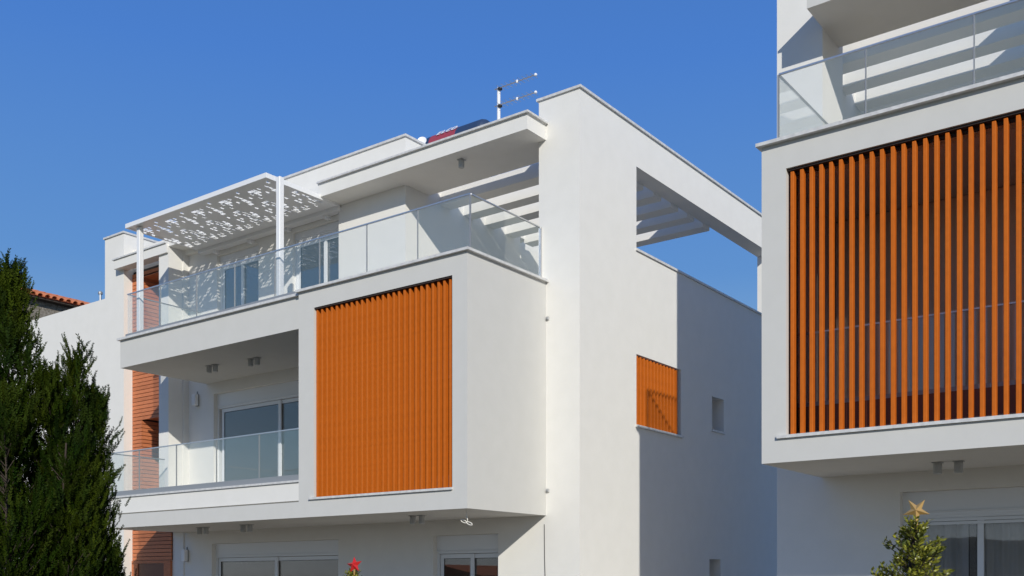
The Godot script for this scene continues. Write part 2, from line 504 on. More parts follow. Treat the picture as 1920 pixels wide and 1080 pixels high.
	var dr := put(H, "entrance_door", solid([[-20.95, -19.95, 0.1, 2.02, 13.62, 13.655]]), M.door_wood)
	put(dr, "door_frame", solid([[-21.19, -20.955, 0.1, 2.095, 13.6, 13.655], [-20.955, -19.70, 2.03, 2.095, 13.6, 13.655], [-19.945, -19.70, 0.1, 2.03, 13.6, 13.655]]), M.board_0)

# ---------------------------------------------------------------- house B: the same house mirrored, on ground a little higher
func house_b() -> void:
	var H := thing("apartment_house", "white and grey house with spaced orange louvers cropped by the right edge", "house", Vector3.ZERO, "twin white houses")
	var d := 0.34
	var adds := [
		[-5.62, -5.3, 0, 9.84, 13.69, 21.4],
		[-5.62, -4.97, 0, 9.84, 13.69, 14.5],
		[-5.62, 4.5, 0, 3.1, 13.69, 13.95],
		[-5.62, 4.5, 3.06, 3.64, 13.69, 21.4],
		[-5.4, 4.5, 3.5, 6.3, 13.8, 14.05],
		[-5.4, 4.5, 6.27, 6.76, 13.8, 21.4],
		[-1.85, 4.5, 6.7, 9.3, 13.69, 14.05],
		[-1.85, -1.6, 6.7, 9.3, 13.69, 17.2],
		[-1.85, 4.5, 9.17, 10.05, 13.69, 17.5],
		[-1.55, 4.5, 9.17, 9.64, 17.5, 21.4],
		[-1.55, -1.3, 6.7, 9.64, 17.2, 21.4],
		[-5.4, 4.5, 0, 6.76, 21.15, 21.4],
		[-1.55, 4.5, 6.7, 9.64, 21.15, 21.4],
		[4.3, 4.55, 0, 9.3, 13.8, 21.4],
		[-5.4, -1.5, 6.7, 9.5, 16.45, 16.7],
	]
	var subs := [
		[-3.94, -0.1, 0.1, 2.78, 13.0, 14.0],
		[-0.6, 1.2, 6.78, 8.98, 13.6, 14.2],
	]
	put(H, "wall", solid(adds, subs), M.plaster_white)
	coping(H, [[-5.65, -4.94, 13.66, 14.53], [-5.65, -5.27, 13.66, 21.43]], 9.84, 9.88)
	coping(H, [[-1.88, 4.53, 13.66, 17.53]], 10.05, 10.09)
	var rs := put(H, "roof_slab", solid([[-4.97, 0.0, 9.172, 9.42, 13.11, 14.34]]), M.plaster_grey)
	coping(rs, [[-5.0, 0.0, 13.08, 13.4], [-5.0, -4.8, 13.08, 13.70], [-4.8, 0.0, 14.1, 14.34]], 9.42, 9.452)
	put(H, "terrace_floor", solid([[-5.29, -1.86, 6.76, 6.772, 13.7, 16.44], [-4.7, -1.3, 6.84, 6.852, 11.96, 13.69]]), M.floor_tile)
	for i in 3:
		var b0 := 14.66 + 0.675 * i
		put(H, "beam", box(-5.31, -1.84, 9.085, 9.36, b0, b0 + 0.3), M.plaster_white)
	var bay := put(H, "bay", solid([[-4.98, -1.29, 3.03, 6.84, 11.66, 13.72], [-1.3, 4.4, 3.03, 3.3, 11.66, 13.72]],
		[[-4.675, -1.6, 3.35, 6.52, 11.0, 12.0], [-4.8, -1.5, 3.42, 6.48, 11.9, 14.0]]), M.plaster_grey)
	coping(bay, [[-5.03, -1.26, 11.59, 11.95], [-5.03, -4.7, 11.59, 13.71]], 6.84, 6.88)
	put(bay, "sill", box(-4.78, -1.6, 3.315, 3.352, 11.625, 11.8), M.marble)
	put(bay, "reveal_trim", solid([[-4.675, -1.6, 6.495, 6.52, 11.69, 11.9]]), M.dark_brown)
	put(bay, "side_trim", solid([[-4.674, -4.655, 3.36, 6.48, 11.76, 11.98]]), M.dark_brown)
	louvers(H, -4.637, 26, 0.1165, 3.354, 6.483, 11.70, 0.082)
	# inner balustrade and upstand seen between the slats
	put(bay, "back_panel", box(-4.79, -1.51, 3.43, 6.47, 13.70, 13.795), M.loggia_paint)
	put(bay, "upstand", box(-4.8, -1.5, 3.41, 3.74, 12.1, 12.3), M.door_wood)
	var bi := node(H, "balustrade")
	put(bi, "base_channel", box(-4.79, -1.51, 3.74, 3.80, 12.16, 12.22), M.alu_grey)
	glass_run(bi, [-4.79, -3.7, -2.6, -1.51], 12.18, 3.79, 4.65)
	# balcony to the right of the bay
	var lb := put(H, "balcony", solid([[-1.288, 4.4, 3.33, 3.64, 11.69, 12.0], [-1.288, 4.4, 3.29, 3.56, 11.75, 13.75]]), M.plaster_white)
	coping(lb, [[-1.288, 4.43, 11.66, 12.02]], 3.642, 3.677)
	var ub := put(H, "balcony", solid([[-1.288, 4.0, 6.26, 6.81, 11.73, 11.98], [-1.288, 4.0, 6.26, 6.70, 11.73, 13.75]]), M.plaster_grey)
	coping(ub, [[-1.258, 4.03, 11.695, 12.0]], 6.81, 6.855)
	var b2 := node(H, "balustrade")
	glass_run(b2, [-4.82, -3.78, -2.62, -1.4, -0.2, 1.0], 11.80, 6.885, 7.74)
	glass_return(b2, -4.834, 11.80, 13.68, 6.885, 7.74)
	put(b2, "corner_post", box(-4.838, -4.818, 6.885, 7.73, 11.796, 11.818), M.alu_grey)
	sliding_door(H, -3.94, -0.1, 0.1, 2.78, 13.82, 0.26, [[-3.88, -2.96], [-3.22, -1.9], [-2.0, -0.2]], 0.14)
	sliding_door(H, -0.6, 1.2, 6.78, 8.98, 13.82, 0.2, [[-0.55, 0.35], [0.25, 1.15]])
	# curtain behind the ground floor door
	var st := SurfaceTool.new()
	st.begin(Mesh.PRIMITIVE_TRIANGLES)
	var n := 220
	var prev := Vector3.ZERO
	for i in n + 1:
		var x := -3.85 + 3.6 * i / n
		var p := W(x, 0.12, 14.02 + 0.035 * sin(x * 34.0 + 1.5 * sin(x * 5.0)) + 0.015 * sin(x * 71.0))
		if i > 0:
			var nn := (p - prev).cross(Vector3.UP).normalized()
			quad(st, prev, p, p + Vector3.UP * 2.4, prev + Vector3.UP * 2.4, nn if nn.z > 0 else -nn)
		prev = p
	put(H, "curtain", st.commit(), M.curtain)

# ---------------------------------------------------------------- canopy with cut-out pattern
func canopy() -> void:
	var T := thing("balcony_canopy", "white perforated metal canopy on two posts over the top balcony", "canopy", W(-16.55, 6.36, 12.8))
	var off := T.position
	var u0 := -18.72
	var u1 := -14.36
	var v0 := 11.87
	var v1 := 13.66
	var hb := 8.80
	var fr := solid([[u0, u1, hb - 0.012, hb + 0.075, v0, v1]], [[u0 + 0.05, u1 - 0.05, hb - 1.0, hb + 1.0, v0 + 0.05, v1 - 0.05]], off)
	put(T, "frame", fr, M.paint_white)
	# one panel, five times
	var cu := 16
	var cv := 17
	var w := (u1 - u0 - 0.1) / 5.0
	var l := v1 - v0 - 0.1
	var du := w / cu
	var dv := l / cv
	var r2 := RandomNumberGenerator.new()
	r2.seed = 77
	var ns := FastNoiseLite.new()
	ns.seed = 5
	ns.frequency = 0.2
	var st := SurfaceTool.new()
	st.begin(Mesh.PRIMITIVE_TRIANGLES)
	var th := 0.012
	for i in cu:
		for j in cv:
			var x0 := i * du
			var x1 := x0 + du
			var z0 := j * dv
			var z1 := z0 + dv
			var open := j >= 1 and j <= 14 and i <= 15 and (ns.get_noise_2d(i * 1.3 + j * 0.6, j * 1.5) * 0.8 + r2.randf_range(-0.45, 0.45)) > 0.24
			var xs := [x0, x1]
			var zs := [z0, z1]
			if open:
				xs = [x0, x0 + du * 0.05, x1 - du * 0.04, x1]
				zs = [z0, z0 + dv * 0.08, z1 - dv * 0.08, z1]
			for a in xs.size() - 1:
				for b in zs.size() - 1:
					if open and a == 1 and b == 1: continue
					for y in [[0.0, Vector3.DOWN], [th, Vector3.UP]]:
						quad(st, Vector3(xs[a], y[0], -zs[b]), Vector3(xs[a + 1], y[0], -zs[b]), Vector3(xs[a + 1], y[0], -zs[b + 1]), Vector3(xs[a], y[0], -zs[b + 1]), y[1])
			if open:
				var t := Vector3.UP * th
				var p := [Vector3(xs[1], 0, -zs[1]), Vector3(xs[2], 0, -zs[1]), Vector3(xs[2], 0, -zs[2]), Vector3(xs[1], 0, -zs[2])]
				var nn := [Vector3.FORWARD, Vector3.LEFT, Vector3.BACK, Vector3.RIGHT]
				for q in 4:
					quad(st, p[q], p[(q + 1) % 4], p[(q + 1) % 4] + t, p[q] + t, nn[q])
	var pm := st.commit()
	for i in 5:
		put(T, "perforated_panel", pm, M.paint_white, W(u0 + 0.05 + w * i, hb, v0 + 0.05) - off)
	for i in 4:
		put(T, "rafter", solid([[u0 + 0.05 + w * (i + 1) - 0.02, u0 + 0.05 + w * (i + 1) + 0.02, hb + 0.02, hb + 0.06, v0 + 0.05, v1 - 0.05]], [], off), M.paint_white)
	put(T, "wall_rail", solid([[u0, u1, hb - 0.07, hb - 0.014, v1 - 0.05, v1 + 0.13]], [], off), M.paint_white)
	for i in 4:
		put(T, "bracket", solid([[-18.3 + i * 1.15, -18.2 + i * 1.15, hb - 0.13, hb - 0.07, v1 + 0.02, v1 + 0.14]], [], off), M.paint_white)
	for u in [-18.43, -14.16]:
		var x: float = u
		put(T, "post", chamfer_box(Vector3(0.10, hb - 6.36 - 0.013, 0.10), 0.006), M.paint_white, W(x, (6.36 + hb - 0.013) * 0.5, 12.02) - off)
		put(T, "foot_plate", solid([[x - 0.1, x + 0.1, 6.361, 6.375, 11.99, 12.14]], [[x - 0.062, x + 0.062, 6.3, 6.4, 11.95, 12.082]], off), M.paint_white)

# ---------------------------------------------------------------- roof things
func roof_things() -> void:
	var at := W(-13.86, 9.70, 16.6)
	var T := thing("solar_water_heater", "dark blue solar water tank with red band and white lettering on the roof", "water heater", at)
	var prof := [Vector2(0.0, -0.86), Vector2(0.14, -0.855), Vector2(0.22, -0.83), Vector2(0.27, -0.78), Vector2(0.29, -0.72), Vector2(0.29, 0.72), Vector2(0.27, 0.78), Vector2(0.22, 0.83), Vector2(0.14, 0.855), Vector2(0.0, 0.86)]
	var tank := put(T, "tank", lathe(prof, 32), M.tank_blue, Vector3(0, 1.2, 0))
	tank.rotation.z = -PI / 2
	var band := put(T, "red_band", lathe([Vector2(0.2905, -0.6), Vector2(0.294, -0.598), Vector2(0.294, 0.12), Vector2(0.2905, 0.122)], 32), M.tank_red, Vector3(0, 1.2, 0))
	band.rotation.z = -PI / 2
	var tm := TextMesh.new()
	var f := SystemFont.new()
	f.font_names = PackedStringArray(["Droid Sans"])
	f.font_weight = 700
	f.font_italic = true
	tm.font = f
	tm.text = "ELCO"
	tm.font_size = 32
	tm.pixel_size = 0.0072
	tm.depth = 0.004
	var tx := put(T, "lettering", tm, M.paint_white, Vector3(-0.14, 1.2 + 0.225, 0.210))
	tx.rotation.x = -0.80
	for x in [-0.5, 0.5]:
		put(T, "cradle", solid([[x - 0.03, x + 0.03, 0.88, 0.96, -0.22, 0.22]]), M.steel)
		for z in [-0.2, 0.2]:
			put(T, "leg", solid([[x - 0.02, x + 0.02, 0.0, 0.88, z - 0.02, z + 0.02]]), M.steel)
	# aerial
	var A := thing("tv_antenna", "metal TV aerial with two horizontal arms on the roof", "antenna", W(-12.79, 9.75, 16.6))
	var st := SurfaceTool.new()
	st.begin(Mesh.PRIMITIVE_TRIANGLES)
	tube(st, [Vector3(0, 0, 0), Vector3(0, 2.0, 0)], 0.036, 8)
	put(A, "mast", st.commit(), M.paint_white)
	for y in [1.62, 1.97]:
		var s2 := SurfaceTool.new()
		s2.begin(Mesh.PRIMITIVE_TRIANGLES)
		tube(s2, [Vector3(-0.07, y, 0.04), Vector3(0.95, y + 0.0, 0.04)], 0.012, 6)
		var boom := put(A, "boom", s2.commit(), M.steel)
		for i in 9:
			var s3 := SurfaceTool.new()
			s3.begin(Mesh.PRIMITIVE_TRIANGLES)
			var x := 0.07 + i * 0.105
			tube(s3, [Vector3(x, y, -0.10), Vector3(x, y, 0.16)], 0.005, 5)
			put(boom, "element", s3.commit(), M.steel)
		put(boom, "end_cap", chamfer_box(Vector3(0.05, 0.05, 0.05), 0.01), M.paint_white, Vector3(0.96, y, 0.04))
		put(boom, "clip", chamfer_box(Vector3(0.035, 0.06, 0.04), 0.006), M.paint_white, Vector3(0.5, y, 0.04))
		put(boom, "clamp", chamfer_box(Vector3(0.06, 0.05, 0.08), 0.006), M.gasket, Vector3(0.05, y - 0.01, 0.02))
	# small white dish
	var D := thing("satellite_dish", "small white round dish beside the blue roof tank", "dish", W(-14.5, 9.75, 16.2))
	var dish := put(D, "reflector", lathe([Vector2(0, 0), Vector2(0.05, 0.006), Vector2(0.095, 0.024), Vector2(0.10, 0.028), Vector2(0.095, 0.032), Vector2(0.05, 0.014), Vector2(0, 0.008)], 28), M.paint_white, Vector3(0, 1.19, 0.04))
	dish.rotation = Vector3(PI / 2 - 0.3, 0.5, 0)
	var s4 := SurfaceTool.new()
	s4.begin(Mesh.PRIMITIVE_TRIANGLES)
	tube(s4, [Vector3(0, 0, 0), Vector3(0, 1.19, 0)], 0.018, 8)
	put(D, "mast", s4.commit(), M.steel)
	# vent pipe on the low wall at the left
	var P := thing("vent_pipe", "thin grey vent pipe standing on the white wall beside the tower", "pipe", W(-22.35, 8.24, 13.52))
	put(P, "pipe", lathe([Vector2(0.05, 0), Vector2(0.05, 0.03), Vector2(0.028, 0.035), Vector2(0.028, 0.2)], 12), M.steel)
	put(P, "cap", lathe([Vector2(0.0, 0.28), Vector2(0.05, 0.25), Vector2(0.055, 0.2), Vector2(0.0, 0.2)], 12), M.alu_grey)

func small_things() -> void:
	twin_spot(-11.17, 8.832, 13.45, "single round spotlight under the roof slab above the glass corner", 0.2, 1)
	twin_spot(-16.96, 5.92, 12.67, "twin spotlights under the top balcony, nearer the wall lamp")
	twin_spot(-15.79, 5.92, 12.76, "twin spotlights under the top balcony, nearer the orange bay")
	twin_spot(-17.07, 2.695, 12.53, "leftmost twin spotlights under the lowest balcony, nearest the conifer")
	twin_spot(-15.61, 2.695, 12.44, "middle twin spotlights under the lowest balcony")
	twin_spot(-11.24, 2.695, 12.41, "twin spotlights under the orange louver bay beside the hanging cord")
	twin_spot(-3.12, 3.03, 12.76, "two grey spotlights under the right house's louver bay", 0.235)
	wall_lamp(-18.98, 5.6, 13.8, "white box wall lamp on the middle floor beside the sliding door")
	wall_lamp(-19.2, 2.19, 13.69, "white box wall lamp on the ground floor beside the timber entrance")
	# cords and boxes
	var c := thing("hanging_cord", "white knotted cord hanging from the bay's bottom corner", "cord", W(-9.78, 2.695, 11.9))
	var st := SurfaceTool.new()
	st.begin(Mesh.PRIMITIVE_TRIANGLES)
	tube(st, [Vector3(0, 0, 0), Vector3(0.005, -0.1, 0), Vector3(0.02, -0.16, 0.0), Vector3(0.0, -0.19, 0)], 0.008, 6)
	put(c, "drop", st.commit(), M.cord_white)
	for s in [-1.0, 1.0]:
		var lp := SurfaceTool.new()
		lp.begin(Mesh.PRIMITIVE_TRIANGLES)
		var pts := []
		for i in 13:
			var a := TAU * i / 12.0
			pts.append(Vector3(s * (0.055 - 0.055 * cos(a)), -0.19 - 0.018 * s * (1 - cos(a)) + 0.02 * sin(a), 0.0))
		tube(lp, pts, 0.008, 6)
		put(c, "loop", lp.commit(), M.cord_white)
	var wv := SurfaceTool.new()
	wv.begin(Mesh.PRIMITIVE_TRIANGLES)
	tube(wv, [W(-9.60, 2.55, 13.68), W(-9.595, 2.0, 13.68), W(-9.58, 1.7, 13.675), W(-9.60, 1.3, 13.68)], 0.006, 5)
	var wr := put(self, "wall_cable", wv.commit(), M.gasket)
	tag(wr, "thin dark cable running down the wall below the bay's corner", "cable")
	for a in [[5.91, "small grey junction box on the column beside the bay's upper part"], [3.1, "small grey junction box on the column beside the bay's foot"]]:
		var j := thing("junction_box", a[1], "junction box", W(-9.53, a[0], 13.69), "junction boxes on the column")
		put(j, "housing", chamfer_box(Vector3(0.05, 0.06, 0.03), 0.005), M.lamp_grey, Vector3(0, 0, 0.015))
		put(j, "lid", chamfer_box(Vector3(0.04, 0.03, 0.012), 0.003), M.alu_grey, Vector3(0, -0.005, 0.036))

# ---------------------------------------------------------------- neighbours
func neighbours() -> void:
	var N := thing("tiled_house", "old stone house with orange tiled roof behind the conifer", "house", W(-33, 0, 20))
	var o := N.position
	put(N, "wall", solid([[-35.5, -30.3, 0, 10.215, 13.2, 26]], [], o), M.stone)
	put(N, "eave_board", solid([[-30.6, -30.03, 10.21, 10.26, 12.9, 26.2]], [], o), M.bark)
	var rf := put(N, "roof", prism_roof(-30.0, -33.0, 12.9, 26.2, 10.26, 11.2, o), M.terracotta)
	# barrel tiles
	var st := SurfaceTool.new()
	st.begin(Mesh.PRIMITIVE_TRIANGLES)
	for i in 6:
		var t0 := PI * i / 6.0
		var t1 := PI * (i + 1) / 6.0
		for s in 2:
			var ra := 0.095 if s == 0 else 0.085
			var n := Vector3(0, sin((t0 + t1) / 2), cos((t0 + t1) / 2)) * (1.0 if s == 0 else -1.0)
			quad(st, Vector3(0, sin(t0) * ra, cos(t0) * ra), Vector3(0, sin(t1) * ra, cos(t1) * ra), Vector3(-0.46, sin(t1) * ra * 0.86, cos(t1) * ra * 0.86), Vector3(-0.46, sin(t0) * ra * 0.86, cos(t0) * ra * 0.86), n)
		quad(st, Vector3(0, sin(t0) * 0.095, cos(t0) * 0.095), Vector3(0, sin(t1) * 0.095, cos(t1) * 0.095), Vector3(0, sin(t1) * 0.085, cos(t1) * 0.085), Vector3(0, sin(t0) * 0.085, cos(t0) * 0.085), Vector3.RIGHT)
	var tm := st.commit()
	var sl := atan2(0.94, 3.0)
	for r in 8:
		for i in 34:
			var d := 0.40 * r - 0.05
			var q := put(rf, "tile", tm, M.terracotta, W(-30.0 - cos(sl) * d, 10.28 + sin(sl) * d + rng.randf_range(0, 0.015), 13.0 + i * 0.225) - o)
			q.rotation.z = -sl + rng.randf_range(-0.02, 0.02)
	# house across the street, mirrored in the ground floor windows
	var X := thing("street_house", "cream house with tiled roof across the street, outside the picture", "house", W(-86, 0, -78))
	var xo := X.position
	put(X, "wall", solid([[-92, -80, -0.2, 2.5, -84, -72]], [], xo), M.plaster_inside)
	put(X, "roof", prism_roof(-79.5, -86.0, -84.4, -71.6, 2.5, 3.9, xo), M.terracotta)

func prism_roof(u0: float, u1: float, v0: float, v1: float, h0: float, h1: float, o: Vector3) -> ArrayMesh:
	# ridge along v at u1, eaves at u0 and its mirror
	var st := SurfaceTool.new()
	st.begin(Mesh.PRIMITIVE_TRIANGLES)
	var u2 := u1 * 2.0 - u0
	var a := W(u0, h0, v0) - o
	var b := W(u0, h0, v1) - o
	var c := W(u1, h1, v1) - o
	var d := W(u1, h1, v0) - o
	var e := W(u2, h0, v0) - o
	var f := W(u2, h0, v1) - o
	quad(st, a, b, c, d, Vector3(h1 - h0, absf(u1 - u0), 0).normalized())
	quad(st, e, f, c, d, Vector3(h0 - h1, absf(u1 - u0), 0).normalized())
	quad(st, a, b, f, e, Vector3.DOWN)
	for p in [[a, d, e, Vector3.BACK], [b, c, f, Vector3.FORWARD]]:
		var x: Vector3 = p[0]; var y: Vector3 = p[1]; var z: Vector3 = p[2]; var n: Vector3 = p[3]
		if (y - x).cross(z - x).dot(n) > 0.0:
			var t := y; y = z; z = t
		for w in [x, y, z]:
			st.set_normal(n); st.add_vertex(w)
	return st.commit()

# ---------------------------------------------------------------- plants
func leaflet(st: SurfaceTool, base: Vector3, dir: Vector3, side: Vector3, l: float, w: float) -> void:
	var tip := base + dir * l
	var m := base + dir * l * 0.45
	var n := dir.cross(side).normalized()
	tri(st, base, m + side * w, tip, n)
	tri(st, base, tip, m - side * w, n)

func sprig_mesh(sd: int) -> ArrayMesh:
	var r := RandomNumberGenerator.new()
	r.seed = sd
	var st := SurfaceTool.new()
	st.begin(Mesh.PRIMITIVE_TRIANGLES)
	var l := 0.17
	leaflet(st, Vector3.ZERO, Vector3.UP, Vector3.RIGHT, l, 0.004)
	leaflet(st, Vector3.ZERO, Vector3.UP, Vector3.BACK, l, 0.004)
	for i in 26:
		var t := 0.04 + 0.94 * i / 26.0
		var az := i * 2.4 + r.randf_range(-0.4, 0.4)
		var out := Vector3(cos(az), 0, sin(az))
		var d := (out * 0.62 + Vector3.UP * 0.8).normalized()
		var sd2 := d.cross(out.rotated(Vector3.UP, 1.2)).normalized()
		leaflet(st, Vector3.UP * l * t, d, sd2, (0.038 - 0.018 * t) * r.randf_range(0.8, 1.25), 0.0055)
	return st.commit()

func foliage(parent: Node, called: String, mesh: ArrayMesh, m: Material, xf: Array, cols: Array) -> void:
	var src := mesh.surface_get_arrays(0)
	var p0: PackedVector3Array = src[Mesh.ARRAY_VERTEX]
	var n0: PackedVector3Array = src[Mesh.ARRAY_NORMAL]
	var ps := PackedVector3Array()
	var ns := PackedVector3Array()
	var cs := PackedColorArray()
	for i in xf.size():
		var t: Transform3D = xf[i]
		ps.append_array(t * p0)
		ns.append_array(Transform3D(t.basis.orthonormalized(), Vector3.ZERO) * n0)
		var c := PackedColorArray()
		c.resize(p0.size())
		c.fill(cols[i])
		cs.append_array(c)
	var arr := []
	arr.resize(Mesh.ARRAY_MAX)
	arr[Mesh.ARRAY_VERTEX] = ps
	arr[Mesh.ARRAY_NORMAL] = ns
	arr[Mesh.ARRAY_COLOR] = cs
	var am := ArrayMesh.new()
	am.add_surface_from_arrays(Mesh.PRIMITIVE_TRIANGLES, arr)
	put(parent, called, am, m)

func aim(d: Vector3, roll: float) -> Basis:
	var y := d.normalized()
	var x := y.cross(Vector3(0.3, 0.1, 0.9)).normalized()
	var z := x.cross(y)
	return Basis(x, y, z).rotated(y, roll)

# plumes: [offset to camera right, offset along view, foot height, tip height, radius]
func conifer(label: String, at: Vector3, plumes: Array, density: float, sd: int) -> void:
	var T := thing("conifer_tree", label, "conifer", at, "dark conifers in front of the houses")
	var r := RandomNumberGenerator.new()
	r.seed = sd
	var right := Vector3(0.8, 0, -0.6)
	var fwd := Vector3(-0.6, 0, -0.8)
	var xf := []
	var cols := []
	var st := SurfaceTool.new()
	st.begin(Mesh.PRIMITIVE_TRIANGLES)
	var top := 0.0
	for p in plumes:
		var foot: Vector3 = right * p[0] + fwd * p[1] + Vector3.UP * p[2]
		var tip: Vector3 = right * (p[0] + r.randf_range(-0.05, 0.05)) * 1.03 + fwd * p[1] + Vector3.UP * p[3]
		top = maxf(top, p[3])
		tube(st, [Vector3(foot.x * 0.3, p[2] * 0.5, foot.z * 0.3), foot, foot.lerp(tip, 0.6), tip - Vector3.UP * 0.1], 0.012, 5)
		var ln: float = p[3] - p[2]
		var nb := int(ln * 26.0 * density)
		for b in nb:
			var t := pow(r.randf(), 0.85)
			var rad: float = p[4] * pow(1.0 - t, 0.62) + 0.03
			var az := r.randf() * TAU
			var out := Vector3(cos(az), 0, sin(az))
			var reach := rad * (0.45 + 0.55 * sqrt(r.randf())) * (1.3 if r.randf() < 0.2 else 1.0)
			var root := foot.lerp(tip, t)
			var end: Vector3 = root + out * reach + Vector3.UP * (0.10 + reach * 0.9)
			var whip := r.randf() < 0.10
			if whip: end += (out * 0.10 + Vector3.UP * 0.16) * r.randf_range(0.6, 1.2)
			if t > 0.93: end = root + out * 0.03 + Vector3.UP * 0.16
			var shade := r.randf_range(0.55, 1.25)
			var yel := r.randf()
			for k in 6:
				var f := 0.25 + 0.75 * k / 5.0
				var pos := root.lerp(end, f) + Vector3(r.randf_range(-1, 1), r.randf_range(-1, 1), r.randf_range(-1, 1)) * 0.035 - Vector3.UP * 0.08
				var dir := (end - root).normalized() * 0.7 + Vector3.UP * 0.75 + Vector3(r.randf_range(-0.4, 0.4), r.randf_range(-0.2, 0.2), r.randf_range(-0.4, 0.4))
				xf.append(Transform3D(aim(dir, r.randf() * TAU).scaled(Vector3.ONE * r.randf_range(0.7, 1.15) * (0.75 if whip else 1.0)), pos))
				cols.append(Color((0.010 + 0.022 * yel) * shade, (0.028 + 0.022 * yel) * shade, 0.005 * shade))
	tube(st, [Vector3(0, 0, 0), Vector3(0.01, top * 0.4, 0), Vector3(0, top * 0.75, 0)], 0.05, 8)
	put(T, "trunk", st.commit(), M.bark)
	foliage(T, "crown", sprig_mesh(sd), M.conifer_leaf, xf, cols)

# one broad crown of several leaders; lobes: [offset right, offset away, branches, [[height, radius], ...]]
func broad_conifer(label: String, at: Vector3, lobes: Array, sd: int) -> void:
	var T := thing("conifer_tree", label, "conifer", at, "dark conifers in front of the houses")
	var r := RandomNumberGenerator.new()
	r.seed = sd
	var lump := FastNoiseLite.new()
	lump.seed = 3
	lump.frequency = 1.1
	var xf := []
	var cols := []
	var st := SurfaceTool.new()
	st.begin(Mesh.PRIMITIVE_TRIANGLES)
	for lobe in lobes:
		leader(st, xf, cols, r, lump, Vector3(0.8, 0, -0.6) * lobe[0] + Vector3(-0.6, 0, -0.8) * lobe[1], lobe[3], lobe[2])
	put(T, "trunk", st.commit(), M.bark)
	foliage(T, "crown", sprig_mesh(sd), M.conifer_leaf, xf, cols)

func leader(st: SurfaceTool, xf: Array, cols: Array, r: RandomNumberGenerator, lump: FastNoiseLite, off: Vector3, prof: Array, branches: int) -> void:
	var top: float = prof[-1][0]
	tube(st, [Vector3.ZERO, Vector3(off.x * 0.8, top * 0.4, off.z * 0.8), Vector3(off.x, top - 0.12, off.z)], 0.007, 6)
	var low: float = prof[0][0]
	for b in branches:
		var h: float = lerpf(low, top, pow(r.randf(), 0.9))
		var rad := 0.0
		for i in prof.size() - 1:
			if h >= prof[i][0] and h <= prof[i + 1][0]:
				rad = lerpf(prof[i][1], prof[i + 1][1], (h - prof[i][0]) / (prof[i + 1][0] - prof[i][0]))
		var az := r.randf() * TAU
		var out := Vector3(cos(az), 0, sin(az))
		var g := lump.get_noise_3d(off.x + out.x * rad, h * 1.3, off.z + out.z * rad)
		if g < -0.20 + 0.1 * r.randf(): continue
		var reach := rad * r.randf_range(0.55, 1.0) * (1.0 + 0.35 * g)
		var whip := r.randf() < 0.24
		if whip: reach = rad + 0.03
		var end := off + out * reach + Vector3.UP * h
		var root := off + Vector3.UP * maxf(0.1, h - reach * 1.2 - 0.08)
		var mid := off + out * reach * 0.7 + Vector3.UP * lerpf(root.y, h, 0.5)
		tube(st, [root, mid], 0.003, 4)
		if whip: end += out * 0.04 + Vector3.UP * r.randf_range(0.05, 0.15)
		var shade := r.randf_range(0.5, 1.2) * (1.0 + g)
		var yel := clampf(0.5 + g * 1.2 + r.randf_range(-0.3, 0.3), 0, 1)
		for k in 8:
			var f := 0.2 + 0.80 * k / 7.0
			var pos := root.lerp(mid, f).lerp(mid.lerp(end, f), f)
			pos += Vector3(r.randf_range(-1, 1), r.randf_range(-1, 1), r.randf_range(-1, 1)) * (0.012 if whip else 0.05) - Vector3.UP * 0.07
			var dir := mid.lerp(end, f) - root.lerp(mid, f)
			dir = dir.normalized() * 0.8 + Vector3.UP * 0.45 + Vector3(r.randf_range(-0.55, 0.55), r.randf_range(-0.2, 0.2), r.randf_range(-0.55, 0.55))
			xf.append(Transform3D(aim(dir, r.randf() * TAU).scaled(Vector3.ONE * r.randf_range(0.6, 1.0) * (0.75 if whip else 1.0)), pos))
			cols.append(Color((0.009 + 0.022 * yel) * shade, (0.025 + 0.020 * yel) * shade, 0.004 * shade))

func leaf_mesh() -> ArrayMesh:
	var st := SurfaceTool.new()
	st.begin(Mesh.PRIMITIVE_TRIANGLES)
	var l := 0.055
	var w := 0.011
	var pts := [Vector3(0, 0, 0), Vector3(w * 0.8, l * 0.3, 0.003), Vector3(w, l * 0.55, 0.003), Vector3(0, l, 0.006), Vector3(-w, l * 0.55, 0.003), Vector3(-w * 0.8, l * 0.3, 0.003), Vector3(0, l * 0.5, -0.001)]
	for i in 6:
		var a: Vector3 = pts[i]
		var b: Vector3 = pts[(i + 1) % 6]
		var n := (b - a).cross(pts[6] - a).normalized()
		if n.z < 0: n = -n
		tri(st, a, b, pts[6], n)
	return st.commit()

func star_mesh(arms: int, ro: float, ri: float, th: float) -> ArrayMesh:
	var st := SurfaceTool.new()
	st.begin(Mesh.PRIMITIVE_TRIANGLES)
	for i in arms * 2:
		var a0 := PI * i / arms + PI / 2
		var a1 := PI * (i + 1) / arms + PI / 2
		var r0 := ro if i % 2 == 0 else ri
		var r1 := ri if i % 2 == 0 else ro
		var p := Vector3(cos(a0) * r0, sin(a0) * r0, 0)
		var q := Vector3(cos(a1) * r1, sin(a1) * r1, 0)
		for s in [-1.0, 1.0]:
			var c := Vector3(0, 0, th * s)
			var n := (q - p).cross(c - p).normalized()
			if n.z * s < 0: n = -n
			var x := p; var y := q
			if (y - x).cross(c - x).dot(n) > 0.0:
				x = q; y = p
			for w in [x, y, c]:
				st.set_normal(n); st.add_vertex(w)
	return st.commit()

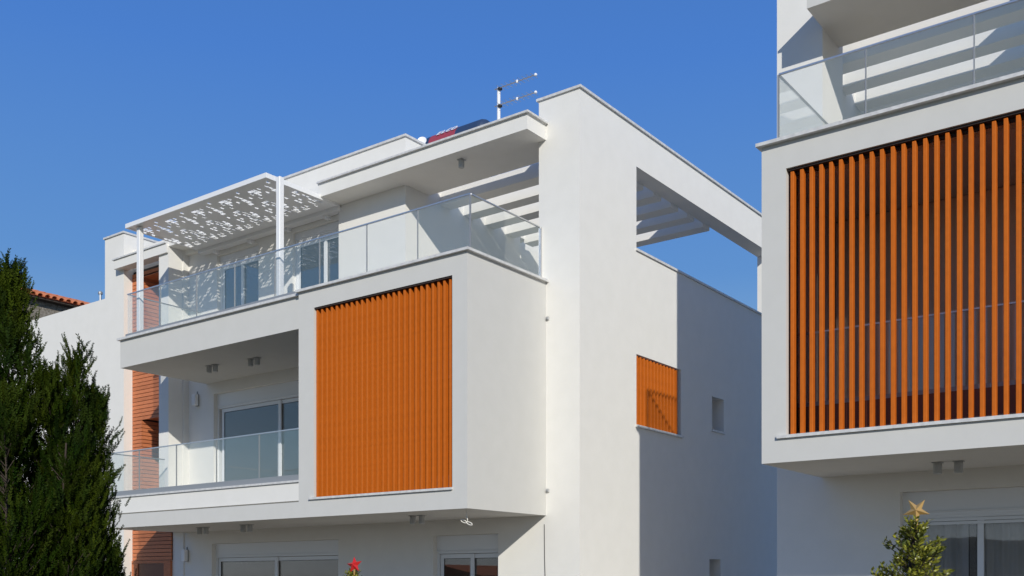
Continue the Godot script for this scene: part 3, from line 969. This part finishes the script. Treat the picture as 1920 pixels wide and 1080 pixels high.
# a clipped broad-leaved tree; prof: [height, radius] pairs
func leafy_tree(label: String, at: Vector3, prof: Array, count: int, sd: int, lean := Vector3.ZERO) -> void:
	var T := thing("leafy_tree", label, "small tree", at, "small decorated trees in the front yards")
	var r := RandomNumberGenerator.new()
	r.seed = sd
	var top: float = prof[-1][0]
	var st := SurfaceTool.new()
	st.begin(Mesh.PRIMITIVE_TRIANGLES)
	tube(st, [Vector3.ZERO, Vector3(0.01, top * 0.5, 0), lean * 0.9 + Vector3.UP * top * 0.97], 0.018, 7)
	var xf := []
	var cols := []
	var clumps := count / 9
	for c in clumps:
		var h: float = lerpf(prof[0][0], top, pow(r.randf(), 0.9))
		var rad := 0.0
		for i in prof.size() - 1:
			if h >= prof[i][0] and h <= prof[i + 1][0]:
				rad = lerpf(prof[i][1], prof[i + 1][1], (h - prof[i][0]) / (prof[i + 1][0] - prof[i][0]))
		var az := r.randf() * TAU
		var f: float = (h - prof[0][0]) / (top - prof[0][0])
		var out := Vector3(cos(az), 0, sin(az))
		var dist := rad * sqrt(r.randf()) * r.randf_range(0.7, 1.3) * (1.0 + 0.35 * sin(h * 17.0 + az * 2.0))
		var c0 := lean * f + Vector3.UP * h + out * dist
		var tw := (out * 0.7 + Vector3.UP * 0.7).normalized()
		tube(st, [lean * f + Vector3.UP * (h - dist * 0.8), c0 + tw * 0.03], 0.004, 4)
		var young := r.randf()
		for k in 9:
			var a2 := k * 2.4
			var d := (tw * 0.75 + Vector3(cos(a2), 0.25 * sin(a2 * 1.3), sin(a2)) * 0.8).normalized()
			var pos := c0 + tw * (0.012 * k - 0.05)
			xf.append(Transform3D(aim(d, r.randf() * TAU).scaled(Vector3.ONE * r.randf_range(0.75, 1.2)), pos))
			var y := clampf(young * 0.6 + r.randf() * 0.5, 0, 1)
			cols.append(Color(lerpf(0.04, 0.32, y), lerpf(0.06, 0.31, y), lerpf(0.012, 0.035, y)))
	put(T, "trunk", st.commit(), M.bark)
	foliage(T, "crown", leaf_mesh(), M.broad_leaf, xf, cols)

func plants() -> void:
	broad_conifer("large dark feathery conifer at the left edge", W(-7.98, 0.0, 4.02), [
		[0.03, 0.0, 520, [[1.2, 0.5], [2.5, 0.46], [2.9, 0.40], [3.2, 0.33], [3.4, 0.26], [3.55, 0.19], [3.7, 0.12], [3.85, 0.07], [4.0, 0.03], [4.1, 0.02]]],
		[0.34, 0.05, 330, [[1.2, 0.38], [2.3, 0.34], [2.6, 0.30], [2.8, 0.25], [2.98, 0.18], [3.14, 0.10], [3.28, 0.03]]],
		[0.52, 0.1, 90, [[2.3, 0.13], [2.8, 0.12], [3.0, 0.10], [3.2, 0.07], [3.35, 0.05], [3.48, 0.02]]],
		[0.52, -0.1, 330, [[0.3, 0.27], [1.6, 0.28], [2.1, 0.27], [2.4, 0.21], [2.65, 0.12], [2.8, 0.03]]],
		[0.18, -0.35, 420, [[0.3, 0.42], [1.6, 0.42], [2.3, 0.34], [2.7, 0.22], [2.95, 0.08], [3.05, 0.03]]],
		[-0.32, 0.0, 380, [[1.0, 0.45], [2.6, 0.40], [3.1, 0.28], [3.4, 0.16], [3.6, 0.05]]],
		[0.2, 0.3, 220, [[0.4, 0.4], [1.8, 0.4], [2.5, 0.3], [2.9, 0.12]]]], 11)
	broad_conifer("smaller conifer with one pointed tip in front of the white tower", W(-7.70, 0.0, 4.60), [
		[0.0, 0.0, 280, [[0.2, 0.14], [1.6, 0.15], [2.2, 0.16], [2.5, 0.18], [2.72, 0.14], [2.92, 0.09], [3.06, 0.04], [3.16, 0.02]]]], 23)
	conifer("tiny conifer tip showing low beside the timber entrance", W(-9.57, 0.0, 5.95), [[0.0, 0.0, 0.3, 1.82, 0.16], [0.05, 0.05, 0.2, 1.5, 0.14]], 2.6, 31)
	leafy_tree("clipped green tree with gold star in front of the right house", W(-2.60, 0.0, 9.05), [[0.7, 0.34], [1.3, 0.33], [1.66, 0.25], [1.80, 0.17], [1.9, 0.17], [1.98, 0.10], [2.1, 0.085]], 3800, 5, Vector3(0.15, 0, 0.06))
	leafy_tree("small tree with red star in front of the grey ground floor wall", W(-10.24, 0.0, 10.0), [[0.6, 0.3], [1.2, 0.22], [1.5, 0.1], [1.74, 0.05]], 1600, 6)
	leafy_tree("single green sprout low in front of the right house's wall", W(-4.3, 0.0, 11.2), [[0.4, 0.16], [1.2, 0.13], [1.5, 0.05], [1.66, 0.03]], 420, 8)
	var S := thing("gold_star", "gold star on top of the clipped green tree", "star ornament", W(-2.45, 2.15, 8.98))
	var sm := put(S, "star", star_mesh(5, 0.115, 0.045, 0.03), M.gold)
	sm.rotation = Vector3(-0.1, 0.1, 0.62)
	sm.position = Vector3(0, 0.06, 0)
	put(S, "clip", lathe([Vector2(0.012, -0.12), Vector2(0.016, 0.03)], 8), M.gold)
	var R := thing("red_star", "red glittering star on the small tree at bottom centre", "star ornament", W(-10.23, 1.78, 10.0))
	var rm := put(R, "star", star_mesh(5, 0.125, 0.055, 0.06), M.red_glitter)
	rm.position = Vector3(0, 0.06, 0)
	rm.rotation = Vector3(-0.25, 0.25, 0.16)
	put(R, "clip", lathe([Vector2(0.01, -0.12), Vector2(0.014, 0.03)], 8), M.gold)

func setting() -> void:
	var st := SurfaceTool.new()
	st.begin(Mesh.PRIMITIVE_TRIANGLES)
	quad(st, Vector3(-1500, -0.15, -1500), Vector3(1500, -0.15, -1500), Vector3(1500, -0.15, 1500), Vector3(-1500, -0.15, 1500), Vector3.UP)
	tag(put(self, "ground", st.commit(), M.earth), "", "", "", "structure")
	# low wooded hill behind the camera, mirrored in the right house's glass door
	var hs := SurfaceTool.new()
	hs.begin(Mesh.PRIMITIVE_TRIANGLES)
	hs.set_smooth_group(0)
	var hn := FastNoiseLite.new()
	hn.seed = 9
	hn.frequency = 0.02
	var hp := func(i: int, j: int) -> Vector3:
		var u := -340.0 + i * 10.0
		var v := -720.0 + j * 10.0
		var g := exp(-pow((u + 135.0) / 95.0, 2.0) - pow((v + 600.0) / 55.0, 2.0))
		return W(u, -0.4 + 27.0 * g * (1.0 + 0.25 * hn.get_noise_2d(u, v)), v)
	for i in 40:
		for j in 24:
			var a: Vector3 = hp.call(i, j)
			var b: Vector3 = hp.call(i + 1, j)
			var c: Vector3 = hp.call(i + 1, j + 1)
			var d: Vector3 = hp.call(i, j + 1)
			for p in [a, d, c, a, c, b]: hs.add_vertex(p)
	hs.index()
	hs.generate_normals()
	tag(put(self, "hill", hs.commit(), M.hillside), "", "", "", "structure")
	tag(put(self, "road", box(-80, 60, -0.14, -0.12, -4.0, 3.0), M.asphalt), "", "", "", "structure")
	tag(put(self, "pavement", box(-80, 60, -0.14, 0.0, 3.0, 4.4), M.paving), "", "", "", "structure")
	tag(put(self, "garden_soil", box(-30, 12, -0.14, 0.004, 4.4, 10.2), M.soil), "", "", "", "structure")
	tag(put(self, "front_yard", solid([[-30, -8.9, -0.14, 0.008, 10.2, 24.0], [-5.7, 12, -0.14, 0.008, 10.2, 24.0], [-8.9, -5.7, -0.14, 0.008, 10.2, 11.5]]), M.paving), "", "", "", "structure")
	tag(put(self, "alley_path", box(-8.9, -5.7, -0.14, 0.008, 11.5, 24.0), M.concrete), "", "", "", "structure")

# a cloudless sky: pale at the horizon, deepest blue overhead; below the horizon the tone of distant land
func clear_sky() -> ImageTexture:
	var stops := [[-90.0, 0.15, 0.13, 0.10], [-4.0, 0.20, 0.19, 0.16], [-0.5, 0.30, 0.33, 0.33], [0.5, 0.66, 0.71, 0.74], [8.0, 0.27, 0.45, 0.65], [16.5, 0.117, 0.287, 0.622],
		[27.0, 0.070, 0.212, 0.605], [45.0, 0.042, 0.130, 0.40], [90.0, 0.027, 0.075, 0.235]]
	var im := Image.create(64, 512, false, Image.FORMAT_RGBF)
	for y in 512:
		var e := 90.0 - 180.0 * (y + 0.5) / 512.0
		var i := 0
		while i < stops.size() - 2 and e > stops[i + 1][0]: i += 1
		var t: float = clampf((e - stops[i][0]) / (stops[i + 1][0] - stops[i][0]), 0, 1)
		var c := Color(lerpf(stops[i][1], stops[i + 1][1], t), lerpf(stops[i][2], stops[i + 1][2], t), lerpf(stops[i][3], stops[i + 1][3], t))
		for x in 64: im.set_pixel(x, y, c)
	return ImageTexture.create_from_image(im)

func _ready() -> void:
	# camera: level, with a lens shifted upwards
	var cam := Camera3D.new()
	cam.name = "camera"
	add_child(cam)
	cam.look_at_from_position(Vector3(0, 1.6, 0), Vector3(-0.6, 1.6, -0.8))
	cam.projection = Camera3D.PROJECTION_FRUSTUM
	cam.near = 0.1
	cam.far = 4000.0
	cam.size = 0.1 * 1080.0 / 1914.0
	cam.frustum_offset = Vector2(0, 0.1 * 552.0 / 1914.0)
	cam.current = true
	# sky
	var env := Environment.new()
	env.background_mode = Environment.BG_SKY
	var sky := Sky.new()
	var sm := PanoramaSkyMaterial.new()
	sm.panorama = clear_sky()
	sky.sky_material = sm
	env.sky = sky
	env.tonemap_mode = Environment.TONE_MAPPER_LINEAR
	env.tonemap_exposure = 1.0
	env.sdfgi_enabled = true
	env.ssao_enabled = true
	env.ssil_enabled = true
	var we := WorldEnvironment.new()
	we.name = "environment"
	we.environment = env
	add_child(we)
	# sun: low, from behind the camera and to the right, 45 degrees to both fronts
	var sun := DirectionalLight3D.new()
	sun.name = "sun"
	add_child(sun)
	sun.look_at_from_position(Vector3.ZERO, Vector3(-0.7071, -0.47, -0.7071))
	sun.light_energy = 1.15
	sun.light_angular_distance = 0.5
	sun.light_color = Color(1.0, 0.985, 0.945)
	sun.shadow_enabled = true
	rng.seed = 4
	materials()
	setting()
	house_a()
	house_b()
	neighbours()
	canopy()
	roof_things()
	small_things()
	plants()
